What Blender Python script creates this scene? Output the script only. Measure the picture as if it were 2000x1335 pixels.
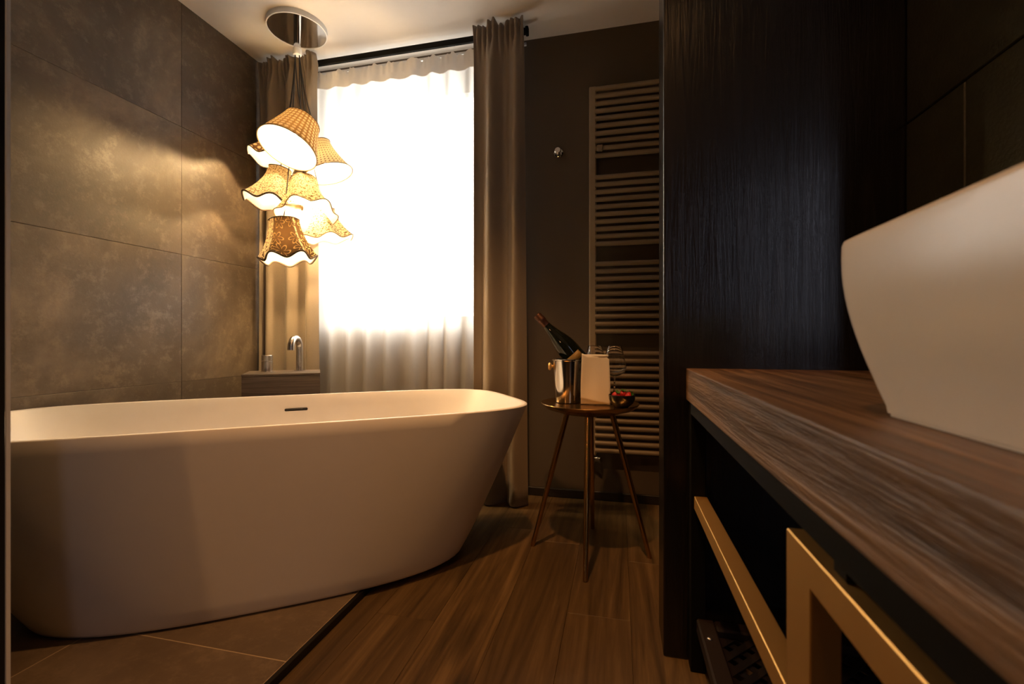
import bpy, bmesh, math, random
from mathutils import Vector, Matrix

random.seed(7)
PI = math.pi
for o in list(bpy.data.objects):
    bpy.data.objects.remove(o, do_unlink=True)
SC = bpy.context.scene
COL = SC.collection

# ------------------------------------------------------------------ camera
cam_d = bpy.data.cameras.new('camera')
cam_d.sensor_width = 36.0
cam_d.lens = 895.0 / 2000.0 * 36.0
cam_d.shift_y = -4.5 / 2000.0
cam_d.clip_start = 0.02
cam_d.dof.use_dof = True
cam_d.dof.focus_distance = 2.1
cam_d.dof.aperture_fstop = 5.6
cam = bpy.data.objects.new('camera', cam_d)
COL.objects.link(cam)
cam.location = (0, 0, 0.82)
cam.rotation_euler = (PI / 2, 0, math.radians(13.1))
SC.camera = cam

# ------------------------------------------------------------------ world: bright overcast daylight
W = bpy.data.worlds.new('overcast_sky')
SC.world = W
W.use_nodes = True
bg = W.node_tree.nodes['Background']
bg.inputs[0].default_value = (1.0, 0.93, 0.86, 1)
bg.inputs[1].default_value = 12.0
_t = W.node_tree
_tc = _t.nodes.new('ShaderNodeTexCoord'); _sx = _t.nodes.new('ShaderNodeSeparateXYZ'); _rp = _t.nodes.new('ShaderNodeValToRGB')
_mp = _t.nodes.new('ShaderNodeMapRange')
_mp.inputs['From Min'].default_value = -1.0
_t.links.new(_tc.outputs['Generated'], _sx.inputs[0]); _t.links.new(_sx.outputs['Z'], _mp.inputs['Value']); _t.links.new(_mp.outputs[0], _rp.inputs[0])
_rp.color_ramp.elements[0].position = 0.47; _rp.color_ramp.elements[0].color = (0.50, 0.46, 0.42, 1)   # ground outside
_rp.color_ramp.elements[1].position = 0.53; _rp.color_ramp.elements[1].color = (1.0, 0.94, 0.88, 1)     # white overcast sky
_t.links.new(_rp.outputs[0], bg.inputs[0])

# ------------------------------------------------------------------ room lamps
def light(name, kind, loc, power, colour, size=0.05, target=None, **kw):
    d = bpy.data.lights.new(name, kind)
    d.energy = power
    d.color = colour
    if kind == 'AREA':
        d.shape = kw.get('shape', 'RECTANGLE')
        d.size = size
        d.size_y = kw.get('size_y', size)
        if 'spread' in kw:
            d.spread = kw['spread']
    else:
        d.shadow_soft_size = size
    if kind == 'SPOT':
        d.spot_size = kw.get('angle', 1.6)
        d.spot_blend = kw.get('blend', 0.6)
    o = bpy.data.objects.new(name, d)
    COL.objects.link(o)
    o.location = loc
    if target:
        o.rotation_euler = (Vector(target) - Vector(loc)).to_track_quat('-Z', 'Y').to_euler()
    return o

WARM = (1.0, 0.48, 0.165)
# recessed ceiling spot in front of the bath (casts the table's round shadow)
light('ceiling_spot_bath', 'SPOT', (-0.25, 0.86, 2.40), 92.0, WARM, 0.03, (-0.70, 1.60, 0), angle=1.28, blend=0.85)
# standing lamp of the room behind the camera, left of it
light('room_lamp', 'POINT', (-1.0, -0.95, 1.25), 9.5, WARM, 0.05)
# recessed ceiling spot over the washstand
light('ceiling_spot_washstand', 'SPOT', (-0.12, 0.20, 2.40), 30.0, WARM, 0.04, (0.25, 0.5, 0.75), angle=1.7, blend=0.8)
# daylight from the window of the room behind the camera
light('daylight_room_window', 'AREA', (1.95, -2.36, 1.62), 5.5, (0.82, 0.83, 1.0), 0.42, (1.95, 0, 1.62), size_y=1.55)

SC.view_settings.view_transform = 'Standard'
SC.view_settings.look = 'None'
SC.view_settings.gamma = 1.0
SC.view_settings.use_curve_mapping = False
SC.view_settings.exposure = 0.0

# ------------------------------------------------------------------ mesh helpers
def obj(name, bm, mat, parent=None, smooth=False, angle=None):
    me = bpy.data.meshes.new(name)
    bm.normal_update()
    bm.to_mesh(me)
    bm.free()
    for m in (mat if isinstance(mat, (list, tuple)) else [mat]):
        me.materials.append(m)
    if smooth:
        me.polygons.foreach_set('use_smooth', [True] * len(me.polygons))
        if angle:
            me.set_sharp_from_angle(angle=angle)
    o = bpy.data.objects.new(name, me)
    COL.objects.link(o)
    if parent is not None:
        r = parent
        while r.parent:
            r = r.parent
        M = Matrix.LocRotScale(r.location, r.rotation_euler, None)
        me.transform(M.inverted())
        o.parent = parent
    return o

def tag(o, label=None, cat=None, group=None, kind=None):
    if label: o['label'] = label
    if cat: o['category'] = cat
    if group: o['group'] = group
    if kind: o['kind'] = kind
    return o

def thing(name, label, cat, loc, rz=0.0, group=None):
    o = bpy.data.objects.new(name, None)
    o.empty_display_size = 0.05
    COL.objects.link(o)
    o.location = loc
    o.rotation_euler = (0, 0, rz)
    return tag(o, label, cat, group)

def struct(name, bm, mat, **kw):
    return tag(obj(name, bm, mat, **kw), kind='structure')

def bx(x0, x1, y0, y1, z0, z1, bev=0.0, bm=None, seg=1):
    b = bmesh.new()
    bmesh.ops.create_cube(b, size=1.0)
    for v in b.verts:
        v.co = Vector(((x0 + x1) / 2 + v.co.x * (x1 - x0), (y0 + y1) / 2 + v.co.y * (y1 - y0), (z0 + z1) / 2 + v.co.z * (z1 - z0)))
    if bev > 0:
        bmesh.ops.bevel(b, geom=b.edges[:], offset=bev, segments=seg, affect='EDGES', profile=0.5)
    if bm is None:
        return b
    return join(bm, b)

def join(bm, b, M=None):
    if M is not None:
        bmesh.ops.transform(b, matrix=M, verts=b.verts[:])
    me = bpy.data.meshes.new('tmp')
    b.to_mesh(me)
    b.free()
    bm.from_mesh(me)
    bpy.data.meshes.remove(me)
    return bm

def lathe(profile, n=32, M=None, bm=None):
    b = bmesh.new()
    rings = []
    for r, z in profile:
        if r < 1e-5:
            rings.append([b.verts.new((0, 0, z))])
        else:
            rings.append([b.verts.new((r * math.cos(2 * PI * i / n), r * math.sin(2 * PI * i / n), z)) for i in range(n)])
    for A, B in zip(rings, rings[1:]):
        for i in range(n):
            j = (i + 1) % n
            if len(A) == 1 and len(B) == 1:
                continue
            if len(A) == 1:
                b.faces.new((A[0], B[j], B[i]))
            elif len(B) == 1:
                b.faces.new((A[i], A[j], B[0]))
            else:
                b.faces.new((A[i], A[j], B[j], B[i]))
    if M is not None:
        bmesh.ops.transform(b, matrix=M, verts=b.verts[:])
    bmesh.ops.recalc_face_normals(b, faces=b.faces[:])
    return b if bm is None else join(bm, b)

def tube(pts, r, n=10, bm=None, closed=False, radii=None):
    b = bmesh.new()
    P = [Vector(p) for p in pts]
    N = len(P)
    T = []
    for i in range(N):
        if closed:
            T.append((P[(i + 1) % N] - P[i - 1]).normalized())
        else:
            T.append((P[min(i + 1, N - 1)] - P[max(i - 1, 0)]).normalized())
    u = T[0].orthogonal().normalized()
    rings = []
    for i in range(N):
        u = (u - T[i] * u.dot(T[i])).normalized()
        w = T[i].cross(u)
        rr = radii[i] if radii else r
        rings.append([b.verts.new(P[i] + (u * math.cos(2 * PI * k / n) + w * math.sin(2 * PI * k / n)) * rr) for k in range(n)])
    cnt = N if closed else N - 1
    for i in range(cnt):
        A, B = rings[i], rings[(i + 1) % N]
        for k in range(n):
            b.faces.new((A[k], A[(k + 1) % n], B[(k + 1) % n], B[k]))
    if not closed:
        b.faces.new(rings[0][::-1])
        b.faces.new(rings[-1])
    bmesh.ops.recalc_face_normals(b, faces=b.faces[:])
    return b if bm is None else join(bm, b)

def grid(rows, closed=False, uv=None, thick=0.0):
    """surface from rows of points; optional thickness gives it a back side"""
    b = bmesh.new()
    V = [[b.verts.new(p) for p in row] for row in rows]
    lay = b.loops.layers.uv.new('UVMap') if uv else None
    n = len(rows[0])
    for i in range(len(rows) - 1):
        for j in range(n if closed else n - 1):
            k = (j + 1) % n
            f = b.faces.new((V[i][j], V[i][k], V[i + 1][k], V[i + 1][j]))
            if uv:
                for lp, (a, c) in zip(f.loops, ((i, j), (i, j + 1), (i + 1, j + 1), (i + 1, j))):
                    lp[lay].uv = uv(a, c)
    if thick:
        bmesh.ops.recalc_face_normals(b, faces=b.faces[:])
        bmesh.ops.solidify(b, geom=b.faces[:], thickness=thick)
    return b

def frame_to(loc, zdir):
    q = Vector(zdir).normalized().to_track_quat('Z', 'Y')
    return Matrix.LocRotScale(Vector(loc), q, None)

# ------------------------------------------------------------------ material helpers
class NT:
    def __init__(s, name):
        s.m = bpy.data.materials.new(name)
        s.m.use_nodes = True
        s.t = s.m.node_tree
        s.b = s.t.nodes['Principled BSDF']
        s.out = s.t.nodes['Material Output']
    def n(s, kind, **kw):
        nd = s.t.nodes.new('ShaderNode' + kind)
        for k, v in kw.items():
            if hasattr(nd, k):
                setattr(nd, k, v)
        return nd
    def l(s, a, b):
        s.t.links.new(a, b)
    def ramp(s, fac, stops, interp='LINEAR'):
        r = s.n('ValToRGB')
        r.color_ramp.interpolation = interp
        e = r.color_ramp.elements
        while len(e) < len(stops):
            e.new(0.5)
        for el, (p, c) in zip(e, stops):
            el.position = p
            el.color = (*c, 1) if len(c) == 3 else c
        s.l(fac, r.inputs[0])
        return r.outputs[0]
    def coords(s, scale=(1, 1, 1), use='Object', rand=False):
        tc = s.n('TexCoord')
        src = tc.outputs[use]
        if rand:
            oi = s.n('ObjectInfo')
            mul = s.n('VectorMath'); mul.operation = 'MULTIPLY'
            s.l(oi.outputs['Random'], mul.inputs[0]); mul.inputs[1].default_value = (37.0, 53.0, 71.0)
            add = s.n('VectorMath'); add.operation = 'ADD'
            s.l(src, add.inputs[0]); s.l(mul.outputs[0], add.inputs[1])
            src = add.outputs[0]
        mp = s.n('Mapping')
        mp.inputs['Scale'].default_value = scale
        s.l(src, mp.inputs[0])
        return mp.outputs[0]
    def noise(s, vec, scale, detail=4.0, rough=0.6, dist=0.0):
        nd = s.n('TexNoise')
        nd.inputs['Scale'].default_value = scale
        nd.inputs['Detail'].default_value = detail
        nd.inputs['Roughness'].default_value = rough
        nd.inputs['Distortion'].default_value = dist
        s.l(vec, nd.inputs['Vector'])
        return nd.outputs['Fac']
    def mix(s, fac, a, b, mode='MIX'):
        mx = s.n('MixRGB'); mx.blend_type = mode
        if isinstance(fac, (int, float)): mx.inputs[0].default_value = fac
        else: s.l(fac, mx.inputs[0])
        for i, c in ((1, a), (2, b)):
            if isinstance(c, tuple): mx.inputs[i].default_value = (*c, 1)
            else: s.l(c, mx.inputs[i])
        return mx.outputs[0]
    def math(s, op, a, b=None):
        m = s.n('Math'); m.operation = op
        for i, c in ((0, a), (1, b)):
            if c is None: continue
            if isinstance(c, (int, float)): m.inputs[i].default_value = c
            else: s.l(c, m.inputs[i])
        return m.outputs[0]
    def bump(s, h, strength=0.3, dist=0.002):
        b = s.n('Bump')
        b.inputs['Strength'].default_value = strength
        b.inputs['Distance'].default_value = dist
        s.l(h, b.inputs['Height'])
        s.l(b.outputs[0], s.b.inputs['Normal'])
    def set(s, **kw):
        for k, v in kw.items():
            i = s.b.inputs[k.replace('_', ' ')]
            if hasattr(v, 'is_output'): s.l(v, i)
            elif isinstance(v, tuple): i.default_value = (*v, 1) if len(v) == 3 else v
            else: i.default_value = v
        return s

def plain(name, col, rough=0.5, metal=0.0, **kw):
    n = NT(name)
    v = n.coords((1, 1, 1))
    f = n.noise(v, 18.0, 3)
    c = n.mix(n.math('MULTIPLY', f, 0.18), col, tuple(x * 0.7 for x in col))
    n.set(Base_Color=c, Roughness=rough, Metallic=metal, **kw)
    return n.m

def m_tile(name, dark, mid, lite, rough=0.42, bump=0.25):
    n = NT(name)
    v = n.coords((1, 1, 1), rand=True)
    big = n.noise(v, 1.6, 6, 0.65, 0.4)
    fine = n.noise(v, 15.0, 10, 0.78)
    c = n.ramp(big, [(0.30, dark), (0.52, mid), (0.74, lite)])
    speck = n.ramp(fine, [(0.51, (0, 0, 0)), (0.62, (1, 1, 1))])
    c = n.mix(n.math('MULTIPLY', n.math('MULTIPLY', speck, big), 0.85), c, lite)
    c = n.mix(n.math('MULTIPLY', n.noise(v, 90.0, 3), 0.22), c, dark)
    r = n.ramp(fine, [(0.3, (rough + 0.1,) * 3), (0.7, (rough - 0.08,) * 3)])
    n.set(Base_Color=c, Roughness=r)
    n.bump(n.mix(0.5, fine, n.noise(v, 120.0, 3)), bump, 0.002)
    return n.m

def m_wood(name, cols, axis='Y', rough=0.5, grain=1.0, bump=0.35, bdist=0.003, knots=0.0, rand=True, spec=0.4, vary=0.35):
    n = NT(name)
    lo, hi = 0.8, 16.0
    sc = {'X': (lo, hi, hi), 'Y': (hi, lo, hi), 'Z': (hi, hi, lo)}[axis]
    v = n.coords(tuple(s * grain for s in sc), rand=rand)
    v2 = n.coords(tuple(s * grain * 4.5 for s in sc), rand=rand)
    g = n.noise(v, 1.0, 6, 0.62, 1.6)
    fine = n.noise(v2, 1.0, 5, 0.7, 0.6)
    mixed = n.math('ADD', n.math('MULTIPLY', g, 0.68), n.math('MULTIPLY', fine, 0.32))
    c = n.ramp(mixed, [(0.33, cols[0]), (0.50, cols[1]), (0.66, cols[2])])
    if vary and rand:
        oi = n.n('ObjectInfo')
        c = n.mix(n.math('MULTIPLY', oi.outputs['Random'], vary), c, tuple(x * 0.55 for x in cols[1]))
    if knots:
        ks = {'X': (1.2, 4.5, 4.5), 'Y': (4.5, 1.2, 4.5), 'Z': (4.5, 4.5, 1.2)}[axis]
        kv = n.coords(ks, rand=rand)
        vo = n.n('TexVoronoi'); vo.inputs['Scale'].default_value = 1.0
        n.l(kv, vo.inputs['Vector'])
        k = n.ramp(vo.outputs['Distance'], [(0.0, (1, 1, 1)), (0.10, (0.55,) * 3), (0.17, (0, 0, 0))])
        c = n.mix(n.math('MULTIPLY', k, knots), c, tuple(x * 0.3 for x in cols[0]))
    n.set(Base_Color=c, Roughness=rough)
    n.b.inputs['Specular IOR Level'].default_value = spec
    n.bump(mixed, bump, bdist)
    return n.m

# ------------------------------------------------------------------ materials
M_tile = m_tile('brown_concrete_tile', (0.048, 0.035, 0.025), (0.105, 0.078, 0.055), (0.24, 0.182, 0.130))
M_ftile = m_tile('brown_floor_tile', (0.095, 0.068, 0.046), (0.15, 0.110, 0.074), (0.25, 0.19, 0.13), 0.5)
M_gtile = m_tile('dark_green_brown_tile', (0.012, 0.012, 0.008), (0.022, 0.022, 0.014), (0.040, 0.040, 0.026), 0.40, 0.9)
M_grout = plain('brown_grout', (0.075, 0.058, 0.043), 0.9)
M_lgrout = plain('pale_grout', (0.42, 0.33, 0.23), 0.9)
M_dgrout = plain('dark_grout', (0.012, 0.012, 0.009), 0.9)
M_ceil = plain('ceiling_paint', (0.82, 0.77, 0.71), 0.9)
M_wall = plain('taupe_wall_paint', (0.105, 0.077, 0.054), 0.9)
M_dark = plain('black_paint', (0.003, 0.003, 0.003), 0.85)
M_reveal = plain('white_reveal_paint', (0.75, 0.74, 0.72), 0.8)
M_plank = m_wood('oak_floor_plank', ((0.030, 0.018, 0.008), (0.110, 0.066, 0.027), (0.21, 0.132, 0.058)), 'Y', 0.48, 1.0, 0.25, 0.0015, knots=0.9, vary=0.55)
M_char = m_wood('charred_dark_wood', ((0.003, 0.0026, 0.0026), (0.006, 0.005, 0.005), (0.012, 0.010, 0.010)), 'Z', 0.22, 2.6, 0.65, 0.0022, knots=0.4, rand=False, spec=0.6)
M_counter = m_wood('rough_brown_oak', ((0.040, 0.021, 0.011), (0.15, 0.082, 0.040), (0.34, 0.20, 0.11)), 'Y', 0.46, 1.1, 1.0, 0.008, knots=0.55, rand=False, spec=0.45)
M_pillar = m_wood('grey_brown_wood', ((0.035, 0.025, 0.019), (0.085, 0.062, 0.046), (0.17, 0.125, 0.094)), 'X', 0.6, 1.4, 0.5, 0.003, rand=False)
M_base = plain('dark_baseboard', (0.020, 0.014, 0.010), 0.5)
M_black = plain('black_steel', (0.005, 0.0045, 0.004), 0.62, Specular_IOR_Level=0.12)
M_trim = plain('black_metal_profile', (0.020, 0.018, 0.016), 0.4, 0.6)
M_alu = plain('brushed_aluminium', (0.72, 0.70, 0.66), 0.35, 1.0)
M_chrome = plain('chrome', (0.70, 0.68, 0.66), 0.10, 1.0)
M_steel = plain('brushed_steel', (0.62, 0.58, 0.54), 0.26, 1.0)
M_bucket = plain('polished_steel', (0.74, 0.72, 0.69), 0.13, 1.0)
M_gold = plain('brushed_gold', (0.70, 0.42, 0.14), 0.5, 1.0)
M_brass = plain('aged_brass', (0.50, 0.30, 0.11), 0.24, 1.0)
M_tub = plain('matt_white_mineral', (0.84, 0.80, 0.75), 0.42)
M_basin = plain('white_ceramic', (0.80, 0.73, 0.65), 0.25)
M_white = plain('white_lacquer', (0.80, 0.79, 0.77), 0.4)
M_rad = plain('cream_radiator_enamel', (0.33, 0.26, 0.18), 0.4)
M_cord = plain('black_textile_cord', (0.012, 0.011, 0.010), 0.7)
M_trimfab = plain('dark_brown_braid', (0.05, 0.028, 0.014), 0.8)
M_tantrim = plain('tan_braid', (0.30, 0.20, 0.10), 0.8)
M_basket = plain('dark_brown_leather', (0.015, 0.009, 0.007), 0.55, Specular_IOR_Level=0.15)
M_napkin = plain('white_linen', (0.78, 0.74, 0.69), 0.9)
M_foil = plain('dark_copper_foil', (0.10, 0.045, 0.028), 0.35, 0.7)
M_label = plain('gold_label_paper', (0.28, 0.175, 0.045), 0.5)
M_bowl = plain('black_glazed_bowl', (0.010, 0.010, 0.011), 0.18)
M_berry = plain('strawberry_red', (0.55, 0.025, 0.03), 0.35)
M_leaf = plain('berry_leaf_green', (0.06, 0.17, 0.03), 0.5)

def m_drape():
    n = NT('taupe_drape_fabric')
    v = n.coords((1, 1, 1))
    f = n.noise(v, 260.0, 2)
    c = n.mix(f, (0.30, 0.235, 0.165), (0.235, 0.18, 0.125))
    n.set(Base_Color=c, Roughness=0.75)
    n.b.inputs['Sheen Weight'].default_value = 0.35
    n.b.inputs['Sheen Roughness'].default_value = 0.4
    n.bump(f, 0.12, 0.001)
    return n.m
M_drape = m_drape()

def m_sheer(name='sheer_voile', clear=0.20, dif=0.25):
    n = NT(name)
    tr = n.n('BsdfTransparent'); tr.inputs[0].default_value = (1, 1, 1, 1)
    tl = n.n('BsdfTranslucent'); tl.inputs[0].default_value = (0.90, 0.87, 0.83, 1)
    df = n.n('BsdfDiffuse'); df.inputs[0].default_value = (0.86, 0.82, 0.77, 1)
    v = n.coords((1, 1, 1))
    w = n.noise(v, 420.0, 1)
    a = n.n('MixShader'); a.inputs[0].default_value = dif
    n.l(tl.outputs[0], a.inputs[1]); n.l(df.outputs[0], a.inputs[2])
    b = n.n('MixShader')
    n.l(n.math('ADD', n.math('MULTIPLY', w, 0.12), 0.94 - clear), b.inputs[0])
    n.l(tr.outputs[0], b.inputs[1]); n.l(a.outputs[0], b.inputs[2])
    n.l(b.outputs[0], n.out.inputs[0])
    return n.m
M_sheer = m_sheer()
M_sheerhead = m_sheer('sheer_heading_tape', -0.02, 0.93)

def m_pane():
    n = NT('window_glass')
    tr = n.n('BsdfTransparent'); tr.inputs[0].default_value = (0.97, 0.98, 0.97, 1)
    gl = n.n('BsdfGlossy'); gl.inputs['Roughness'].default_value = 0.02
    fr = n.n('Fresnel'); fr.inputs[0].default_value = 1.45
    b = n.n('MixShader')
    ge = n.n('NewGeometry')
    n.l(n.math('MULTIPLY', fr.outputs[0], n.math('SUBTRACT', 1.0, ge.outputs['Backfacing'])), b.inputs[0]); n.l(tr.outputs[0], b.inputs[1]); n.l(gl.outputs[0], b.inputs[2])
    n.l(b.outputs[0], n.out.inputs[0])
    return n.m
M_pane = m_pane()

def m_glass(name, col=(1, 1, 1), rough=0.0):
    n = NT(name)
    n.set(Base_Color=col, Roughness=rough, IOR=1.45)
    n.b.inputs['Transmission Weight'].default_value = 1.0
    return n.m
M_glass = m_glass('clear_wine_glass')

def m_bottle():
    n = NT('black_green_bottle_glass')
    v = n.coords((1, 1, 1))
    c = n.mix(n.noise(v, 4.0, 2), (0.004, 0.006, 0.004), (0.008, 0.010, 0.006))
    n.set(Base_Color=c, Roughness=0.06)
    n.b.inputs['Coat Weight'].default_value = 0.3
    n.b.inputs['Specular IOR Level'].default_value = 0.3
    n.b.inputs['Coat Roughness'].default_value = 0.03
    return n.m
M_bottle = m_bottle()

def m_emit(name, col, s):
    n = NT(name)
    e = n.n('Emission'); e.inputs[0].default_value = (*col, 1); e.inputs[1].default_value = s
    n.l(e.outputs[0], n.out.inputs[0])
    return n.m
M_bulb = m_emit('glowing_bulb', (1.0, 0.65, 0.30), 1250.0)

def m_shade(name, kind, ground, ink, su=24.0, sv=9.0, trans=0.66, size=0.26):
    """printed lamp shade cloth: colours are the print, light comes through the weave"""
    n = NT(name)
    v = n.coords((su, sv, 1), use='UV')
    if kind == 'dots':
        vo = n.n('TexVoronoi'); vo.inputs['Scale'].default_value = 1.0; vo.inputs['Randomness'].default_value = 0.0
        n.l(v, vo.inputs['Vector'])
        f = n.ramp(vo.outputs['Distance'], [(0.0, (1, 1, 1)), (size, (1, 1, 1)), (size + 0.06, (0, 0, 0))])
    elif kind == 'flowers':
        vo = n.n('TexVoronoi'); vo.voronoi_dimensions = '2D'
        vo.inputs['Scale'].default_value = 1.0; vo.inputs['Randomness'].default_value = 0.45
        n.l(v, vo.inputs['Vector'])
        sub = n.n('VectorMath'); sub.operation = 'SUBTRACT'
        n.l(v, sub.inputs[0]); n.l(vo.outputs['Position'], sub.inputs[1])
        sp = n.n('SeparateXYZ'); n.l(sub.outputs[0], sp.inputs[0])
        an = n.math('ARCTAN2', sp.outputs[1], sp.outputs[0])
        pet = n.math('ABSOLUTE', n.math('COSINE', n.math('MULTIPLY', an, 3.0)))
        lim = n.math('MULTIPLY', n.math('ADD', n.math('MULTIPLY', pet, 0.75), 0.25), 0.44)
        dd = n.math('ABSOLUTE', n.math('SUBTRACT', vo.outputs['Distance'], lim))
        f = n.ramp(dd, [(0.0, (1, 1, 1)), (0.028, (1, 1, 1)), (0.05, (0, 0, 0))])
    else:
        f = n.ramp(n.noise(v, 1.0, 3, 0.65, 0.8), [(0.50, (0, 0, 0)), (0.57, (1, 1, 1))])
    c = n.mix(f, ground, ink)
    df = n.n('BsdfDiffuse'); n.l(c, df.inputs[0])
    tl = n.n('BsdfTranslucent'); n.l(c, tl.inputs[0])
    mx = n.n('MixShader'); mx.inputs[0].default_value = trans
    n.l(df.outputs[0], mx.inputs[1]); n.l(tl.outputs[0], mx.inputs[2])
    n.l(mx.outputs[0], n.out.inputs[0])
    return n.m
CREAM = (0.86, 0.76, 0.56)
S_dot = m_shade('brown_cloth_cream_dots', 'dots', (0.26, 0.155, 0.06), CREAM, 32, 9, size=0.33)
S_bigdot = m_shade('dark_cloth_large_cream_dots', 'dots', (0.07, 0.040, 0.022), CREAM, 26, 8, size=0.30)
S_pale = m_shade('cream_cloth_small_dots', 'dots', (0.76, 0.66, 0.48), (0.16, 0.11, 0.06), 34, 11, trans=0.68, size=0.20)
S_leaf = m_shade('cream_cloth_fine_brown_print', 'noise', CREAM, (0.17, 0.105, 0.04), 84, 30)
S_floral = m_shade('cream_cloth_olive_floral_print', 'noise', (0.84, 0.73, 0.50), (0.15, 0.10, 0.035), 60, 22)
S_flower = m_shade('dark_brown_cloth_gold_flowers', 'flowers', (0.060, 0.034, 0.016), (0.70, 0.54, 0.28), 8.0, 2.5, 0.45)
S_lace = m_shade('cream_lace_print', 'noise', CREAM, (0.10, 0.06, 0.03), 40, 16)

def m_lining():
    n = NT('white_shade_lining')
    df = n.n('BsdfDiffuse'); df.inputs[0].default_value = (0.85, 0.80, 0.70, 1)
    tl = n.n('BsdfTranslucent'); tl.inputs[0].default_value = (0.90, 0.82, 0.66, 1)
    mx = n.n('MixShader'); mx.inputs[0].default_value = 0.55
    n.l(df.outputs[0], mx.inputs[1]); n.l(tl.outputs[0], mx.inputs[2])
    n.l(mx.outputs[0], n.out.inputs[0])
    return n.m
M_lining = m_lining()

# ================================================================== SETTING
XL, YB, ZC, XR = -2.01, 2.39, 2.41, 0.65       # left wall, back wall, ceiling, right wall (washstand side)
XFAR, YNEAR = 3.0, -2.4                         # the room behind the camera

# floor slab with planks and the raised tiled platform
floor = struct('floor', bx(XL - 0.2, XFAR, YNEAR - 0.2, YB + 0.3, -0.15, -0.012), M_dgrout)
XT = -0.803                                     # edge of the tiled platform
PW = 0.1855
plank_mesh = {}
def plank(x0, y0, y1, w=PW):
    L = round(y1 - y0, 3)
    key = (L, round(w, 3))
    if key not in plank_mesh:
        b = bx(0.0003, w - 0.0003, 0.0003, L - 0.0003, -0.012, 0.0, 0.0007)
        o = obj('plank', b, M_plank, floor)
        plank_mesh[key] = o.data
    else:
        o = bpy.data.objects.new('plank', plank_mesh[key])
        COL.objects.link(o)
        o.parent = floor
    o.location = (x0, y0, 0)
    return o
xs = []
x = 0.034
while x > XT + 0.012:
    x -= PW
x0 = x
k = 0
offs = [0.35, 1.25, 0.75, 1.85, 1.38, 0.55, 1.6, 0.95]
while x0 < XFAR - 0.01:
    xa, xb = max(x0, XT + 0.012), min(x0 + PW, XFAR)
    off = 1.38 if abs(x0 + 0.1515) < 0.01 else offs[k % len(offs)]
    y = YNEAR
    cut = off - 4 * 1.2
    stops = [YNEAR]
    while cut < YB:
        if cut > YNEAR + 0.15 and cut < YB - 0.1:
            stops.append(round(cut, 3))
        cut += 1.2
    stops.append(YB)
    for a, b_ in zip(stops, stops[1:]):
        if xb - xa > 0.01:
            plank(xa, a, b_, xb - xa)
    x0 += PW
    k += 1
# tiled platform under the bath: screed, tiles with pale joints, black edge profile
PY0 = 0.40
obj('platform_screed', bx(XL, XT - 0.001, PY0, YB, -0.012, 0.0196), M_lgrout, floor)
for xa, xb in ((XL, -1.403), (-1.403, XT - 0.002)):
    for ya, yb in ((PY0, 0.983), (0.983, 1.583), (1.583, 2.183), (2.183, YB)):
        t = obj('floor_tile', bx(xa + 0.0012, xb - 0.0012, ya + 0.0012, yb - 0.0012, 0.004, 0.020, 0.0008), M_ftile, floor)
struct('trim_1', bx(XT - 0.002, XT + 0.012, PY0, YB, -0.012, 0.0205, 0.001), M_trim)

# ceiling
struct('ceiling', bx(XL - 0.2, XFAR, YNEAR - 0.2, YB + 0.3, ZC, ZC + 0.15), M_ceil)

# left wall: large format tiles 1.2 x 0.6 on a grouted wall
wl = struct('wall_left', bx(XL - 0.2, XL - 0.0025, YNEAR, YB + 0.3, 0, ZC), M_grout)
zr = [0.0, 0.0215, 0.622, 1.222, 1.824, ZC]
zr = [0.0205, 0.622, 1.222, 1.824, ZC]
for ya, yb in ((0.62, 1.754), (1.754, YB)):
    for za, zb in zip(zr, zr[1:]):
        obj('tile', bx(XL - 0.008, XL + random.uniform(-0.0006, 0.0006), ya + 0.0007, yb - 0.0007, za + 0.0007, zb - 0.0007, 0.0006), M_tile, wl)

# back wall with the window opening
WX0, WX1, WZ0, WZ1 = -1.74, -0.73, 0.885, 2.355
YO = YB + 0.30
b = bx(XL - 0.01, WX0, YB, YO, 0, ZC)
bx(WX1, XR + 0.4, YB, YO, 0, ZC, bm=b)
bx(WX0, WX1, YB, YO, 0, WZ0, bm=b)
bx(WX0, WX1, YB, YO, WZ1, ZC, bm=b)
struct('wall_back', b, M_wall)
struct('baseboard_back', bx(XT + 0.012, XR + 0.3, YB - 0.014, YB, 0, 0.045, 0.003), M_base)

# window set near the outer face: frame, two sashes, panes, sill
win = bpy.data.objects.new('window_1', None)
COL.objects.link(win)
win.location = (0.5 * (WX0 + WX1), YB + 0.2, WZ0)
tag(win, kind='structure')
def rect_frame(x0, x1, z0, z1, w, y0, y1):
    b = bx(x0, x0 + w, y0, y1, z0, z1, 0.002)
    bx(x1 - w, x1, y0, y1, z0, z1, 0.002, bm=b)
    bx(x0 + w, x1 - w, y0, y1, z0, z0 + w, 0.002, bm=b)
    bx(x0 + w, x1 - w, y0, y1, z1 - w, z1, 0.002, bm=b)
    return b
obj('window_frame', rect_frame(WX0, WX1, WZ0, WZ1, 0.032, YB + 0.20, YB + 0.26), M_white, win)
xm = 0.5 * (WX0 + WX1)
for xa, xb in ((WX0 + 0.033, xm - 0.001), (xm + 0.001, WX1 - 0.033)):
    s = obj('sash', rect_frame(xa, xb, WZ0 + 0.033, WZ1 - 0.033, 0.042, YB + 0.19, YB + 0.245), M_white, win)
    obj('pane', bx(xa + 0.038, xb - 0.038, YB + 0.214, YB + 0.220, WZ0 + 0.071, WZ1 - 0.071), M_pane, s)
obj('window_sill', bx(WX0, WX1, YB - 0.02, YB + 0.20, WZ0 + 0.0005, WZ0 + 0.022, 0.003), M_reveal, win)

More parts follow.
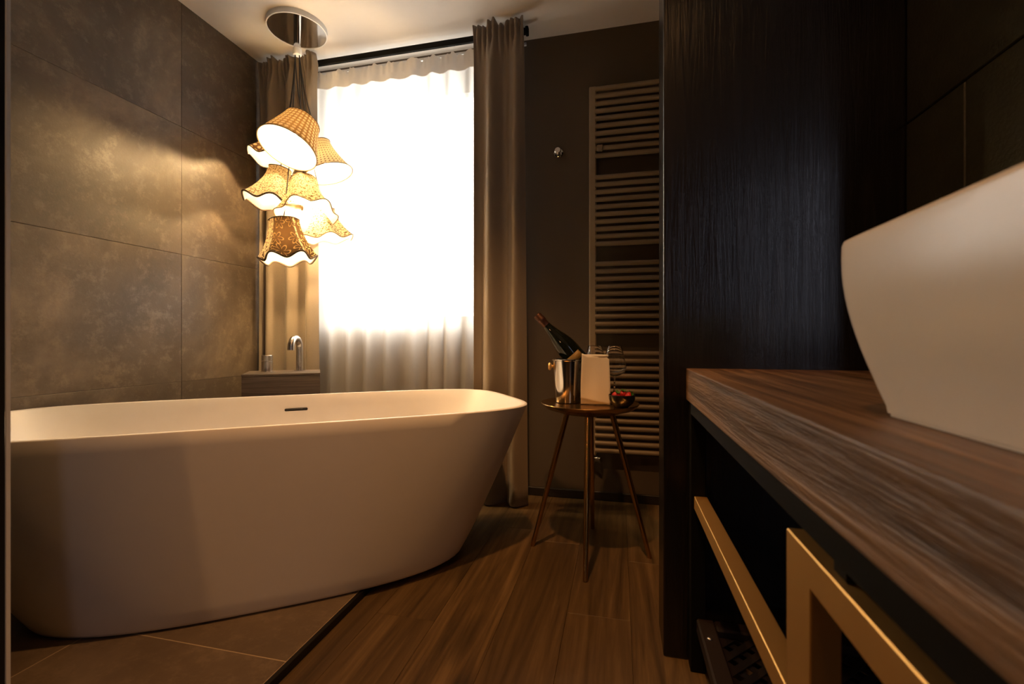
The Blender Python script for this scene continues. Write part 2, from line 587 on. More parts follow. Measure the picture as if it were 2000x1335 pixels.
# right wall behind the washstand: rough dark tiles
YR0 = 0.88
wr = struct('wall_right', bx(XR + 0.010, XR + 0.15, YR0, YB + 0.1, 0, ZC), M_dgrout)
zt = [0.0, 0.12, 0.72, 1.32, 1.92, ZC]
for i, (za, zb) in enumerate(zip(zt, zt[1:])):
    ys = [YR0, 1.057, 1.245] if i % 2 == 0 else [YR0, 1.245]
    for ya, yb in zip(ys, ys[1:]):
        obj('tile', bx(XR + random.uniform(-0.001, 0.001), XR + 0.012, ya + 0.0018, yb - 0.0018, za + 0.0018, zb - 0.0018, 0.0022), M_gtile, wr)

# dark timber partition between bath and washstand
struct('wall_partition', bx(0.113, XR + 0.01, 1.245, 1.381, 0.0, ZC, 0.004, seg=2), M_char)
# doorway pier at the left edge of the view, slim metal edge, its lamp highlight put in as white colour
pier = struct('wall_doorway', bx(XL, -1.092, 0.46, 0.605, 0.0, ZC), M_dark)
b = bx(-1.0935, -1.0895, 0.606, 0.612, 0.0, ZC)
struct('trim_2', b, M_white)
# outer walls of the room behind the camera
struct('wall_front', bx(XL - 0.2, XFAR, YNEAR - 0.2, YNEAR, 0, ZC), M_wall)
struct('wall_far_right', bx(XFAR, XFAR + 0.2, YNEAR - 0.2, YB + 0.3, 0, ZC), M_wall)
struct('wall_side', bx(XR + 0.15, XFAR, 0.90, 1.05, 0, ZC), M_wall)
struct('wall_niche', bx(XR - 0.05, XR + 0.15, 1.381, YB + 0.1, 0, ZC), M_wall)

# ================================================================== BATH
TC, TA = (-1.169, 1.406), 0.624
tub = thing('bathtub', 'white matt freestanding oval bathtub standing at an angle on the tiles', 'bathtub', (TC[0], TC[1], 0.02), TA)
TM = Matrix.LocRotScale(Vector((TC[0], TC[1], 0)), Matrix.Rotation(TA, 3, 'Z').to_euler(), None)
def super_ring(a, b_, p, z, n=120):
    out = []
    for i in range(n):
        th = 2 * PI * i / n
        c, s_ = math.cos(th), math.sin(th)
        # even spacing around the rounded rectangle
        rr = (abs(c / a) ** p + abs(s_ / b_) ** p) ** (-1 / p)
        out.append(TM @ Vector((rr * c, rr * s_, z)))
    return out
ZT = 0.58
def outer(s):        # s 0 bottom .. 1 rim
    q = s ** 0.92
    return (0.650 + (0.872 - 0.650) * q, 0.310 + (0.389 - 0.310) * q, 2.85 + (4.7 - 2.85) * s)
rows = []
for a, b_, p, z in ((0.0, 0, 0, 0),):
    pass
a, b_, p = outer(0)
rows.append(super_ring(a - 0.10, b_ - 0.10, p, 0.0205))
rows.append(super_ring(a - 0.022, b_ - 0.022, p, 0.0215))
rows.append(super_ring(a - 0.006, b_ - 0.006, p, 0.026))
for i in range(0, 15):
    s_ = i / 14
    a, b_, p = outer(s_)
    rows.append(super_ring(a, b_, p, 0.036 + (ZT - 0.036 - 0.003) * s_))
a, b_, p = outer(1)
W_ = 0.019
rows.append(super_ring(a - 0.0025, b_ - 0.0025, p, ZT))
rows.append(super_ring(a - W_ + 0.0025, b_ - W_ + 0.0025, p, ZT))
rows.append(super_ring(a - W_, b_ - W_, p, ZT - 0.003))
for i in range(1, 13):
    s_ = 1 - i / 12
    a2, b2, p2 = outer(max(s_, 0))
    rows.append(super_ring(a2 - 0.025 - 0.05 * (1 - s_), b2 - 0.025 - 0.03 * (1 - s_), p2, 0.13 + (ZT - 0.013 - 0.13) * s_))
rows.append(super_ring(0.55, 0.23, 2.8, 0.115))
rows.append(super_ring(0.42, 0.15, 2.6, 0.11))
bt = grid(rows, closed=True)
bt.verts.ensure_lookup_table()
n = 120
bt.faces.new([bt.verts[i] for i in range(n)][::-1])
bt.faces.new([bt.verts[len(rows) * n - n + i] for i in range(n)])
bmesh.ops.recalc_face_normals(bt, faces=bt.faces[:])
obj('tub_shell', bt, M_tub, tub, smooth=True, angle=math.radians(50))
# overflow slot in the far inner wall, drain
ovx = 0.03
a2, b2, p2 = outer(0.90)
yy = b2 - 0.025 - 0.03 * 0.10 - 0.004
b = bx(ovx - 0.045, ovx + 0.045, yy - 0.003, yy + 0.010, 0.515, 0.526, 0.003)
bmesh.ops.transform(b, matrix=TM, verts=b.verts[:])
obj('overflow_slot', b, M_trim, tub)
b = lathe([(0, 0.112), (0.03, 0.112), (0.032, 0.116), (0.028, 0.119), (0, 0.119)], 24, TM)
obj('drain_plug', b, M_steel, tub, smooth=True, angle=0.6)

# wood-clad pillar behind the bath with the tap
PZ = 0.665
p0 = Vector((-1.637, 1.715)); p1 = Vector((-1.375, 1.905))
ang = math.atan2(p1.y - p0.y, p1.x - p0.x)
pc = (p0 + p1) / 2
wd = (p1 - p0).length
pil = thing('tap_pillar', 'grey brown wood clad box behind the bathtub carrying the tap', 'ledge', (pc.x, pc.y, 0.02), ang)
PM = Matrix.LocRotScale(Vector((pc.x, pc.y, 0)), Matrix.Rotation(ang, 3, 'Z').to_euler(), None)
def pbox(x0, x1, y0, y1, z0, z1, bev=0.0):
    b = bx(x0, x1, y0, y1, z0, z1, bev)
    bmesh.ops.transform(b, matrix=PM, verts=b.verts[:])
    return b
obj('body', pbox(-wd / 2, wd / 2, 0.0, 0.25, 0.0205, PZ - 0.012, 0.002), M_pillar, pil)
obj('top_board', pbox(-wd / 2 - 0.001, wd / 2 + 0.001, -0.001, 0.251, PZ - 0.0115, PZ, 0.002), M_pillar, pil)
# tap
sx, sy = -1.565, 2.005
tap = thing('bath_tap', 'brushed steel spout with separate round control knob on the wood box', 'tap', (sx, sy, PZ))
R_ = 0.0160
pts = [(sx, sy, PZ + 0.004), (sx, sy, PZ + 0.06), (sx, sy, PZ + 0.105)]
dv = Vector((0.22, -0.967, 0)).normalized()
RB = 0.044
zc = PZ + 0.118
for i in range(0, 17):
    t = PI * i / 16
    c = Vector((sx, sy, zc)) + dv * RB
    pts.append(c - dv * RB * math.cos(t) + Vector((0, 0, RB * math.sin(t))))
e = Vector(pts[-1])
pts.append(e - Vector((0, 0, 0.014)))
obj('spout', tube(pts, R_, 20), M_steel, tap, smooth=True, angle=0.9)
obj('flange', lathe([(0, 0), (0.025, 0), (0.025, 0.003), (0.0165, 0.005), (0, 0.005)], 28, Matrix.Translation((sx, sy, PZ))), M_steel, tap, smooth=True, angle=0.6)
kx, ky = -1.66, 1.895
kM = Matrix.Translation((kx, ky, PZ))
obj('control_base', lathe([(0, 0), (0.028, 0), (0.028, 0.003), (0.025, 0.004), (0.025, 0.050), (0.024, 0.051), (0, 0.051)], 28, kM), M_steel, tap, smooth=True, angle=0.6)
obj('control_knob', lathe([(0, 0.053), (0.025, 0.053), (0.025, 0.078), (0.0235, 0.080), (0, 0.080)], 28, kM), M_steel, tap, smooth=True, angle=0.6)

# ================================================================== CURTAINS
def fold_curtain(x0, x1, y0, z0, z1, folds, amp, seed, nx=160, nz=36, gather=0.05, head=0.055, spread=0.0, jitter=0.25, top_wave=0.0, pleat=0):
    rnd = random.Random(seed)
    ph = [rnd.uniform(-jitter, jitter) for _ in range(int(folds) * 2 + 6)]
    am = [rnd.uniform(0.65, 1.2) for _ in range(int(folds) * 2 + 6)]
    rows = []
    zs = [z1 - (z1 - z0) * (i / nz) ** 1.25 for i in range(nz + 1)]
    zs = sorted(set(zs + [z1 - head * 0.5, z1 - head, z1 - head * 1.5]), reverse=True)
    for z in zs:
        d = z1 - z
        row = []
        g = 1.0 - 0.62 * math.exp(-((d - head) / gather) ** 2)
        fall = min(1.0, d / (z1 - z0))
        for j in range(nx + 1):
            u = j / nx
            q = u * folds
            i = int(q)
            f = q - i
            w = am[i] * (1 - f) + am[i + 1] * f
            shift = ph[i] * (1 - f) + ph[i + 1] * f
            a = 2 * PI * (q + 0.30 * shift * (0.4 + fall))
            y = amp * w * g * (math.sin(a) + 0.16 * math.sin(2 * a + 1.1 + 1.4 * fall) )
            if pleat and d < 0.30:
                k = math.exp(-((d - head * 0.9) / 0.075) ** 2)
                y = y * (1 - 0.55 * k) + 0.015 * k * math.sin(2 * PI * q * 4.4 + 4 * shift)
                y -= 0.016 * max(0.0, 1 - d / head) * (0.6 + 0.6 * math.sin(2 * PI * q * 4.4 + 1.2 + 4 * shift))
            elif d < head * 1.3:
                y += 0.30 * amp * math.sin(6 * PI * q + 3 * shift) * (1 - d / (head * 1.3))
            xx = x0 + (x1 - x0) * u + spread * fall * (u - 0.5) + 0.010 * math.sin(a + 1.3) * fall
            zz = z
            if top_wave and d < head:
                zz += top_wave * (1 - d / head) * (math.sin(a * 1.5 + 4 * shift) + 0.6 * math.sin(3.7 * a))
            row.append((xx, y0 + y, zz))
        rows.append(row)
    return rows
dl = thing('drape', 'taupe drape left of the window, beside the tiled wall behind the pendant lamp', 'curtain', (-1.84, 2.25, 0.03))
obj('drape_cloth', grid(fold_curtain(-1.985, -1.618, 2.208, 0.03, 2.388, 3, 0.038, 3, spread=0.02, head=0.055, gather=0.045, top_wave=0.006, pleat=1), thick=0.002), M_drape, dl, smooth=True)
dr = thing('drape', 'taupe drape right of the window, next to the towel radiator', 'curtain', (-0.62, 2.25, 0.01))
obj('drape_cloth', grid(fold_curtain(-0.712, -0.455, 2.203, 0.008, 2.392, 2, 0.042, 11, spread=0.02, head=0.055, gather=0.045, top_wave=0.008, pleat=1), thick=0.002), M_drape, dr, smooth=True)
sh = thing('sheer_curtain', 'white translucent sheer curtain hanging across the bright window', 'curtain', (-1.22, 2.30, 0.03))
rws = fold_curtain(-1.735, -0.715, 2.283, 0.03, 2.325, 9, 0.017, 5, nx=420, nz=40, head=0.05, gather=0.05, top_wave=0.005, jitter=0.8)
obj('sheer_cloth', grid(rws), M_sheer, sh, smooth=True)
tape = [[(p[0], p[1] - 0.0025, p[2]) for p in r] for r in rws if r[0][2] > 2.325 - 0.125]
obj('heading_tape', grid(tape), M_sheerhead, sh, smooth=True)
# rails under the ceiling
rail = thing('curtain_rail', 'black curtain rail running under the ceiling above the window', 'curtain rail', (-1.22, 2.256, 2.352))
obj('rail_bar', bx(-1.99, -0.455, 2.247, 2.265, 2.352, 2.382, 0.002), M_black, rail)
obj('end_cap', bx(-0.455, -0.440, 2.242, 2.270, 2.347, 2.387, 0.003), M_black, rail)
for xx in (-1.90, -0.60):
    obj('bracket', bx(xx - 0.012, xx + 0.012, 2.244, 2.268, 2.383, ZC, 0.001), M_black, rail)
rail2 = thing('sheer_rail', 'pale grey inner rail carrying the sheer curtain', 'curtain rail', (-1.22, 2.304, 2.326))
obj('rail_bar', bx(-1.99, -0.46, 2.298, 2.310, 2.326, 2.340, 0.001), M_white, rail2)
for xx in (-1.87, -0.57):
    obj('bracket', bx(xx - 0.01, xx + 0.01, 2.299, 2.309, 2.340, ZC, 0.001), M_white, rail2)

# ================================================================== PENDANT LAMP CLUSTER
lx, ly = -1.59, 2.02
lamp = thing('pendant_lamp', 'cluster pendant lamp of seven patterned cloth shades hanging from a chrome ceiling plate', 'lamp', (lx, ly, ZC))
LM = Matrix.Translation((lx, ly, ZC))
obj('canopy_rim', lathe([(0.0, 0), (0.142, 0), (0.142, -0.026), (0.137, -0.027), (0.137, -0.004), (0, -0.004)], 64, LM), M_white, lamp, smooth=True, angle=0.6)
obj('canopy_plate', lathe([(0.0, -0.005), (0.1365, -0.005), (0.1365, -0.0245), (0.0, -0.0245)], 64, LM), M_chrome, lamp, smooth=True, angle=0.6)
obj('stem', lathe([(0, -0.025), (0.017, -0.025), (0.017, -0.115), (0, -0.115)], 24, LM), M_chrome, lamp, smooth=True, angle=0.6)
obj('cord_collar', lathe([(0, -0.115), (0.021, -0.115), (0.022, -0.140), (0.019, -0.146), (0, -0.146)], 24, LM), M_white, lamp, smooth=True, angle=0.6)

CAMP = Vector((0, 0, 0.82))
yaw = math.radians(13.1)
Fw = Vector((-math.sin(yaw), math.cos(yaw), 0)); Rt = Vector((math.cos(yaw), math.sin(yaw), 0))
def lamp_shade(cx, cz, dist, axis, rb, rt, h, mats, trim, braid=0.0026, lobes=0, wave=0.0, flare=1.7, phase=0.0, panels=None):
    """cx, cz, dist: opening centre as metres right of / above the lamp's hanging point, depth offset"""
    C = Vector((lx, ly, 0)) + Vector((0.78, 0.625, 0)) * cx + Vector((-0.625, 0.78, 0)) * dist
    C.z = cz
    A = Vector(axis).normalized()             # from the opening up to the top
    M = frame_to(C, A)
    NTH, NS = 96, 16
    def surf(dr=0.0):
        rows = []
        for i in range(NS + 1):
            s_ = i / NS
            row = []
            for j in range(NTH):
                th = 2 * PI * j / NTH
                w = math.cos(lobes * th + phase) if lobes else 0.0
                k = (1 - s_) ** flare
                r = rt + (rb - rt) * k
                r *= 1 + (0.050 * w * (1 - s_) ** 1.2 if lobes else 0)
                if lobes:
                    r *= 1 + 0.02 * math.cos(lobes * th + phase)
                z = h * s_ + wave * w * (1 - s_) ** 2
                row.append(M @ Vector(((r + dr) * math.cos(th), (r + dr) * math.sin(th), z)))
            rows.append(row)
        return rows
    R0 = surf()
    b = grid(R0, closed=True, uv=lambda a, c: (c / NTH, a / NS))
    if len(mats) > 1:
        lc = M.inverted() @ (C + Vector((0.625, -0.78, 0)))
        rc = M.inverted() @ (C + Vector((0.78, 0.625, 0)))
        tc_, tr_ = math.atan2(lc.y, lc.x), math.atan2(rc.y, rc.x)
        sg = 1 if ((tr_ - tc_ + PI) % (2 * PI) - PI) > 0 else -1
        for fi, f in enumerate(b.faces):
            th = 2 * PI * ((fi % NTH) + 0.5) / NTH
            dg = math.degrees(((th - tc_) * sg + PI) % (2 * PI) - PI)      # 0 = towards the room, + = right
            if any(a <= dg <= c for a, c in panels):
                f.material_index = 1
    shade = obj('shade', b, mats, lamp, smooth=True)
    obj('lining', grid(surf(-0.002), closed=True), M_lining, shade, smooth=True)
    ring = [[M @ Vector((r_ * math.cos(2 * PI * j / 48), r_ * math.sin(2 * PI * j / 48), h - 0.004)) for j in range(48)] for r_ in (rt - 0.003, rt * 0.62)]
    obj('glare_cover', grid(ring, closed=True), M_lining, shade)  # added ring over the open top, keeps the opening white like bulb glare
    obj('edge_braid', tube(R0[0], braid, 6, closed=True), trim, shade, smooth=True)
    obj('top_ring', tube(R0[-1], 0.0025, 6, closed=True), trim, shade, smooth=True)
    # carrier, lamp holder, bulb
    top = C + A * h
    car = bmesh.new()
    for q in range(3):
        th = 2 * PI * q / 3
        tube([top, M @ Vector((rt * math.cos(th), rt * math.sin(th), h))], 0.0016, 5, bm=car)
    obj('shade_carrier', car, M_black, shade)
    obj('lamp_holder', lathe([(0, h + 0.012), (0.014, h + 0.010), (0.017, h - 0.002), (0.017, h - 0.045), (0, h - 0.045)], 16, M), M_black, shade, smooth=True, angle=0.8)
    hb = h * 0.42
    bb = bmesh.new()
    bmesh.ops.create_icosphere(bb, subdivisions=2, radius=0.017, matrix=M @ Matrix.Translation((0, 0, hb)))
    obj('bulb', bb, M_bulb, shade, smooth=True)
    # cord from the collar down to the holder
    c0 = Vector((lx, ly, ZC - 0.146)) + Vector((0.6 * cx, 0.2 * cx, 0)).normalized() * 0.010
    c1 = top + A * 0.012
    mid = (c0 + c1) / 2
    cord = []
    for i in range(13):
        t = i / 12
        p = c0.lerp(c1, t)
        side = Vector((c1.x - c0.x, c1.y - c0.y, 0))
        p = p - side * (0.16 * math.sin(PI * t))
        cord.append(p)
    obj('cord', tube(cord, 0.0028, 6), M_cord, lamp, smooth=True)
    return shade
RTD = Vector((0.78, 0.625, 0)); TOC = Vector((0.625, -0.78, 0)); UP = Vector((0, 0, 1))
def axis(right, toward, up):
    return RTD * right + TOC * toward + UP * up
SHADES = []
# A front top, tipped so that its opening faces the room
lamp_shade(-0.043, 1.703, -0.21, axis(0.36, -0.27, 0.88), 0.134, 0.080, 0.175, [S_dot, S_bigdot], M_tantrim, flare=1.15, panels=[(-180, -62)])
# G behind it on the left
lamp_shade(-0.120, 1.735, 0.10, axis(0.34, -0.02, 0.95), 0.118, 0.045, 0.19, [S_bigdot], M_trimfab, lobes=6, wave=0.010, phase=0.4)
# B right, in front of the sheer
lamp_shade(0.150, 1.675, -0.03, axis(-0.26, -0.16, 0.95), 0.118, 0.050, 0.17, [S_pale], M_tantrim, flare=1.5)
# C left
lamp_shade(-0.108, 1.498, 0.02, axis(0.16, -0.02, 0.98), 0.138, 0.052, 0.185, [S_leaf], M_trimfab, braid=0.0045, lobes=6, wave=0.012, phase=0.9)
# D centre front
lamp_shade(0.042, 1.422, -0.13, axis(-0.06, -0.40, 0.91), 0.136, 0.062, 0.208, [S_floral], M_tantrim, lobes=6, wave=0.010, phase=0.3)
# E right, low, behind
lamp_shade(0.140, 1.345, 0.00, axis(-0.12, 0.02, 0.99), 0.128, 0.055, 0.15, [S_floral], M_tantrim, lobes=6, wave=0.010, phase=0.6)
# F lowest
lamp_shade(-0.040, 1.210, -0.10, axis(-0.10, -0.06, 0.99), 0.122, 0.066, 0.19, [S_flower, S_lace], M_trimfab, braid=0.0045, lobes=6, wave=0.014, phase=0.2, panels=[(-110, -42), (34, 42)])

# ================================================================== BACK WALL FITTINGS
rad = thing('towel_radiator', 'tall cream towel radiator with four groups of horizontal bars on the back wall', 'radiator', (0.08, 2.34, 0.22))
YV = 2.335
def zpx(v): return 0.82 - (v - 663.0) * 2.318 / 895.0
zt_, zb_ = zpx(172), zpx(887)
for xa in (-0.145, 0.325):
    obj('upright', bx(xa, xa + 0.036, YV - 0.004, YV + 0.034, zb_, zt_, 0.006, seg=2), M_rad, rad)
bar_mesh = None
groups = ([179 + 14.35 * i for i in range(10)], [349.7 + 14.3 * i for i in range(10)], [517 + 14.45 * i for i in range(10)], [689 + 14.45 * i for i in range(14)])
for g in groups:
    for v in g:
        z = zpx(v)
        if bar_mesh is None:
            bb = tube([(-0.115, YV - 0.004, z), (0.331, YV - 0.004, z)], 0.0118, 14)
            o = obj('bar', bb, M_rad, rad, smooth=True, angle=0.9)
            bar_mesh, zref = o.data, z
        else:
            o = bpy.data.objects.new('bar', bar_mesh)
            COL.objects.link(o)
            o.parent = rad
            o.location = (0, 0, z - zref)
for xa, v in ((-0.127, 235), (-0.127, 800), (0.343, 235), (0.343, 800)):
    z = zpx(v)
    obj('wall_mount', tube([(xa, YV + 0.033, z), (xa, YB, z)], 0.012, 12), M_rad, rad, smooth=True, angle=0.9)
obj('valve', lathe([(0, 0), (0.012, 0), (0.014, 0.012), (0.010, 0.016), (0.010, 0.040), (0.0, 0.040)], 16, Matrix.Translation((-0.127, YV + 0.015, zb_ - 0.0405))), M_chrome, rad, smooth=True, angle=0.7)
obj('valve_handle', lathe([(0, 0), (0.015, 0.0), (0.016, 0.004), (0.015, 0.030), (0.012, 0.034), (0, 0.034)], 16, frame_to((-0.114, YV + 0.012, zb_ - 0.020), (0.8, -0.5, 0))), M_chrome, rad, smooth=True, angle=0.7)
obj('supply_pipe', tube([(-0.127, YV + 0.015, zb_ - 0.041), (-0.127, YV + 0.015, zb_ - 0.065), (-0.127, YV + 0.024, zb_ - 0.078), (-0.127, YB, zb_ - 0.082)], 0.007, 10), M_chrome, rad, smooth=True)
hk = thing('radiator_hook', 'small cream clip hook on the top bar group of the towel radiator', 'hook', (-0.092, YV - 0.02, zpx(298)))
b = bx(-0.104, -0.076, YV - 0.034, YV - 0.019, zpx(303), zpx(291), 0.003)
bx(-0.100, -0.080, YV - 0.040, YV - 0.034, zpx(303), zpx(299), 0.002, bm=b)
obj('clip', b, M_rad, hk)

# round robe hook on the back wall
rh = thing('robe_hook', 'round chrome robe hook on the dark back wall between drape and radiator', 'hook', (-0.305, YB, 1.792))
HMx = frame_to((-0.305, YB, 1.792), (0, -1, 0))
obj('rose', lathe([(0, 0), (0.024, 0), (0.024, 0.006), (0.021, 0.008), (0, 0.008)], 28, HMx), M_chrome, rh, smooth=True, angle=0.6)
obj('peg', lathe([(0, 0.008), (0.009, 0.008), (0.008, 0.030), (0.016, 0.036), (0.017, 0.046), (0.014, 0.049), (0, 0.049)], 24, HMx), M_chrome, rh, smooth=True, angle=0.6)

# ================================================================== SIDE TABLE AND WHAT STANDS ON IT
tx, ty, TZ = -0.11, 1.795, 0.566
tab = thing('side_table', 'small round brass tray table on four slanting legs beside the bathtub', 'table', (tx, ty, 0))
TBM = Matrix.Translation((tx, ty, 0))
prof = [(0, TZ), (0.150, TZ), (0.168, TZ + 0.002), (0.180, TZ + 0.010), (0.186, TZ + 0.012), (0.187, TZ + 0.010), (0.181, TZ + 0.002), (0.166, TZ - 0.010), (0.120, TZ - 0.022), (0.115, TZ - 0.026), (0, TZ - 0.026)]
obj('tray_top', lathe(prof, 72, TBM), M_brass, tab, smooth=True, angle=0.7)
for q in range(4):
    a = PI / 2 * q
    d = Vector((math.cos(a), math.sin(a), 0))
    c = Vector((tx, ty, 0))
    obj('leg', tube([c + d * 0.085 + UP * (TZ - 0.026), c + d * 0.155 + UP * 0.27, c + d * 0.224 + UP * 0.0005], 0.01, 14, radii=[0.0115, 0.0105, 0.0085]), M_brass, tab, smooth=True, angle=0.9)

# champagne bucket
bxp, byp = -0.200, 1.862
buck = thing('ice_bucket', 'polished steel ice bucket with a round knob handle on the brass table', 'bucket', (bxp, byp, TZ))
BM_ = Matrix.Translation((bxp, byp, TZ + 0.0005))
obj('bucket_body', lathe([(0, 0), (0.046, 0), (0.050, 0.003), (0.0625, 0.168), (0.066, 0.170), (0.0665, 0.174), (0.064, 0.176), (0.061, 0.172), (0.049, 0.008), (0, 0.008)], 56, BM_), M_bucket, buck, smooth=True, angle=0.7)
for sgn in (-1, 1):
    d = Vector((sgn * 0.974, sgn * 0.227, 0))
    P = Vector((bxp, byp, TZ + 0.146)) + d * 0.0605
    obj('handle', lathe([(0, 0), (0.006, 0), (0.006, 0.006), (0.0135, 0.009), (0.016, 0.014), (0.0125, 0.019), (0, 0.020)], 20, frame_to(P, d)), M_gold, buck, smooth=True, angle=0.8)
# ice in the bucket so that the bottle rests on something
ib = bmesh.new()
bmesh.ops.create_icosphere(ib, subdivisions=2, radius=0.05, matrix=Matrix.Translation((bxp, byp, TZ + 0.085)) @ Matrix.Diagonal((1, 1, 0.45, 1)))
rn = random.Random(2)
for v in ib.verts:
    v.co += Vector((rn.uniform(-.003, .003), rn.uniform(-.003, .003), rn.uniform(-.004, .004)))
tag(obj('ice', ib, M_glass), 'heap of clear ice inside the steel bucket', 'ice', kind='stuff')

# bottle leaning out of the bucket to the left
bdir = Vector((-0.66, -0.12, 0.745)).normalized()
btip = Vector((-0.323, 1.835, 0.921))
BL = 0.262
bb0 = btip - bdir * BL
bot = thing('champagne_bottle', 'dark champagne bottle leaning out of the steel ice bucket', 'bottle', tuple(bb0))
BTM = frame_to(bb0, bdir)
obj('glass_body', lathe([(0, 0.004), (0.034, 0.0), (0.041, 0.004), (0.0425, 0.012), (0.0425, 0.082), (0.040, 0.104), (0.033, 0.132), (0.0235, 0.164), (0.0175, 0.190), (0.0150, 0.212), (0.0142, 0.240), (0, 0.242)], 40, BTM), M_bottle, bot, smooth=True, angle=0.8)
obj('foil_cap', lathe([(0.0160, 0.205), (0.0158, 0.226), (0.0180, 0.229), (0.0182, 0.238), (0.0168, 0.241), (0.0172, 0.256), (0.0150, 0.262), (0, 0.262)], 28, BTM), M_foil, bot, smooth=True, angle=0.8)
lab = []
for i in range(2):
    lab.append([BTM @ Vector((0.0432 * math.cos(-2.5 + 3.2 * j / 18), 0.0432 * math.sin(-2.5 + 3.2 * j / 18), 0.020 + 0.030 * i)) for j in range(19)])
obj('label', grid(lab, thick=0.0004), M_label, bot, smooth=True)

# folded napkin over the bucket's right handle
nap = thing('napkin', 'white folded linen napkin hanging from the ice bucket on the brass table', 'napkin', (-0.092, 1.815, TZ))
nM = Matrix.LocRotScale(Vector((-0.088, 1.806, 0)), Matrix.Rotation(math.radians(4), 3, 'Z').to_euler(), None)
def nap_sheet(y, ztop, zbot, w0, w1, seed, sk=0.0):
    rows = []
    rn = random.Random(seed)
    for i in range(22):
        s_ = i / 21
        z = ztop + (zbot - ztop) * s_
        row = []
        for j in range(17):
            u = j / 16 - 0.5
            w = w0 + (w1 - w0) * min(1, s_ * 1.6)
            yy = y + 0.0035 * math.sin(5 * u + 2.5 * s_ + seed) - 0.002 * math.cos(9 * u)
            zz = z + sk * u * s_ - (0.09 * max(0, u - 0.36) * max(0, 1 - s_ / 0.25))
            if s_ < 0.12 and u < -0.30:
                zz += 0.010 * (-0.30 - u) * 5
            row.append(nM @ Vector((u * w, yy, zz)))
        rows.append(row)
    return grid(rows, thick=0.0022)
obj('front_fold', nap_sheet(-0.006, 0.757, TZ + 0.014, 0.104, 0.113, 1, -0.022), M_napkin, nap, smooth=True)
obj('back_fold', nap_sheet(0.002, 0.7565, TZ + 0.0045, 0.100, 0.112, 1.4, 0.002), M_napkin, nap, smooth=True)
b = bmesh.new()
tp = []
for j in range(9):
    u = j / 8 - 0.5
    tp.append(nM @ Vector((u * 0.098, -0.002, 0.757)))
obj('top_roll', tube(tp, 0.0058, 10), M_napkin, nap, smooth=True)

# two wine glasses
def wine_glass(x, y, label):
    g = thing('wine_glass', label, 'glass', (x, y, TZ), 0, 'wine glasses on the brass table')
    M = Matrix.Translation((x, y, TZ + 0.0006))
    pr = [(0, 0), (0.034, 0), (0.0345, 0.001), (0.030, 0.003), (0.008, 0.007), (0.0038, 0.014), (0.0036, 0.095), (0.006, 0.106), (0.022, 0.112),
          (0.040, 0.124), (0.0465, 0.142), (0.0445, 0.156), (0.036, 0.192), (0.0285, 0.228), (0.0279, 0.2285), (0.0274, 0.228), (0.035, 0.192), (0.0434, 0.156), (0.0453, 0.142), (0.039, 0.126), (0.022, 0.1145), (0, 0.110)]
    obj('glass', lathe(pr, 48, M), M_glass, g, smooth=True, angle=0.9)
    return g
wine_glass(-0.016, 1.872, 'clear stemmed wine glass standing behind the fruit bowl, right of the napkin')
wine_glass(-0.095, 1.932, 'clear stemmed wine glass mostly hidden behind the white napkin')

# bowl of strawberries
cx_, cy_ = 0.012, 1.772
bowl = thing('fruit_bowl', 'small black bowl holding red berries at the right rim of the brass table', 'bowl', (cx_, cy_, TZ))
CM = Matrix.Translation((cx_, cy_, TZ + 0.0006))
obj('bowl_shell', lathe([(0, 0), (0.024, 0), (0.026, 0.003), (0.040, 0.014), (0.048, 0.030), (0.0495, 0.046), (0.048, 0.0475), (0.0462, 0.046), (0.0445, 0.031), (0.037, 0.017), (0, 0.008)], 44, CM), M_bowl, bowl, smooth=True, angle=0.8)
BER = [(-0.020, -0.018, 0.046, (0.3, -0.4, 0.9), 'red strawberry at the left of the black bowl'),
       (0.024, -0.012, 0.043, (0.8, -0.3, 0.5), 'red strawberry at the right of the black bowl'),
       (0.003, 0.014, 0.047, (0.2, -0.2, 1.0), 'red strawberry with raised green leaves at the middle of the black bowl'),
       (-0.024, 0.016, 0.042, (-0.6, 0.3, 0.6), 'red strawberry at the back left of the black bowl'),
       (0.026, 0.020, 0.041, (0.5, 0.6, 0.5), 'red strawberry at the back right of the black bowl')]
def strawberry(dx, dy, dz, d, label):
    P = Vector((cx_ + dx, cy_ + dy, TZ + dz))
    t = thing('strawberry', label, 'strawberry', tuple(P), 0, 'strawberries in the black bowl')
    M = frame_to(P, d)
    obj('berry', lathe([(0, -0.018), (0.006, -0.016), (0.0115, -0.006), (0.0135, 0.003), (0.011, 0.010), (0.005, 0.0125), (0, 0.012)], 18, M), M_berry, t, smooth=True)
    lf = bmesh.new()
    for q in range(5):
        a = 2 * PI * q / 5
        R = M @ Matrix.Translation((0, 0, 0.0125)) @ Matrix.Rotation(a, 4, 'Z')
        pts = [(0.001, -0.0015, 0), (0.007, -0.004, 0.002), (0.015, 0, 0.006), (0.007, 0.004, 0.002), (0.001, 0.0015, 0)]
        vs = [lf.verts.new(R @ Vector(p)) for p in pts]
        lf.faces.new(vs)
        vs2 = [lf.verts.new(R @ (Vector(p) + Vector((0, 0, 0.0008)))) for p in pts]
        lf.faces.new(vs2[::-1])
    obj('calyx', lf, M_leaf, t)
    return t
for s_ in BER:
    strawberry(*s_)

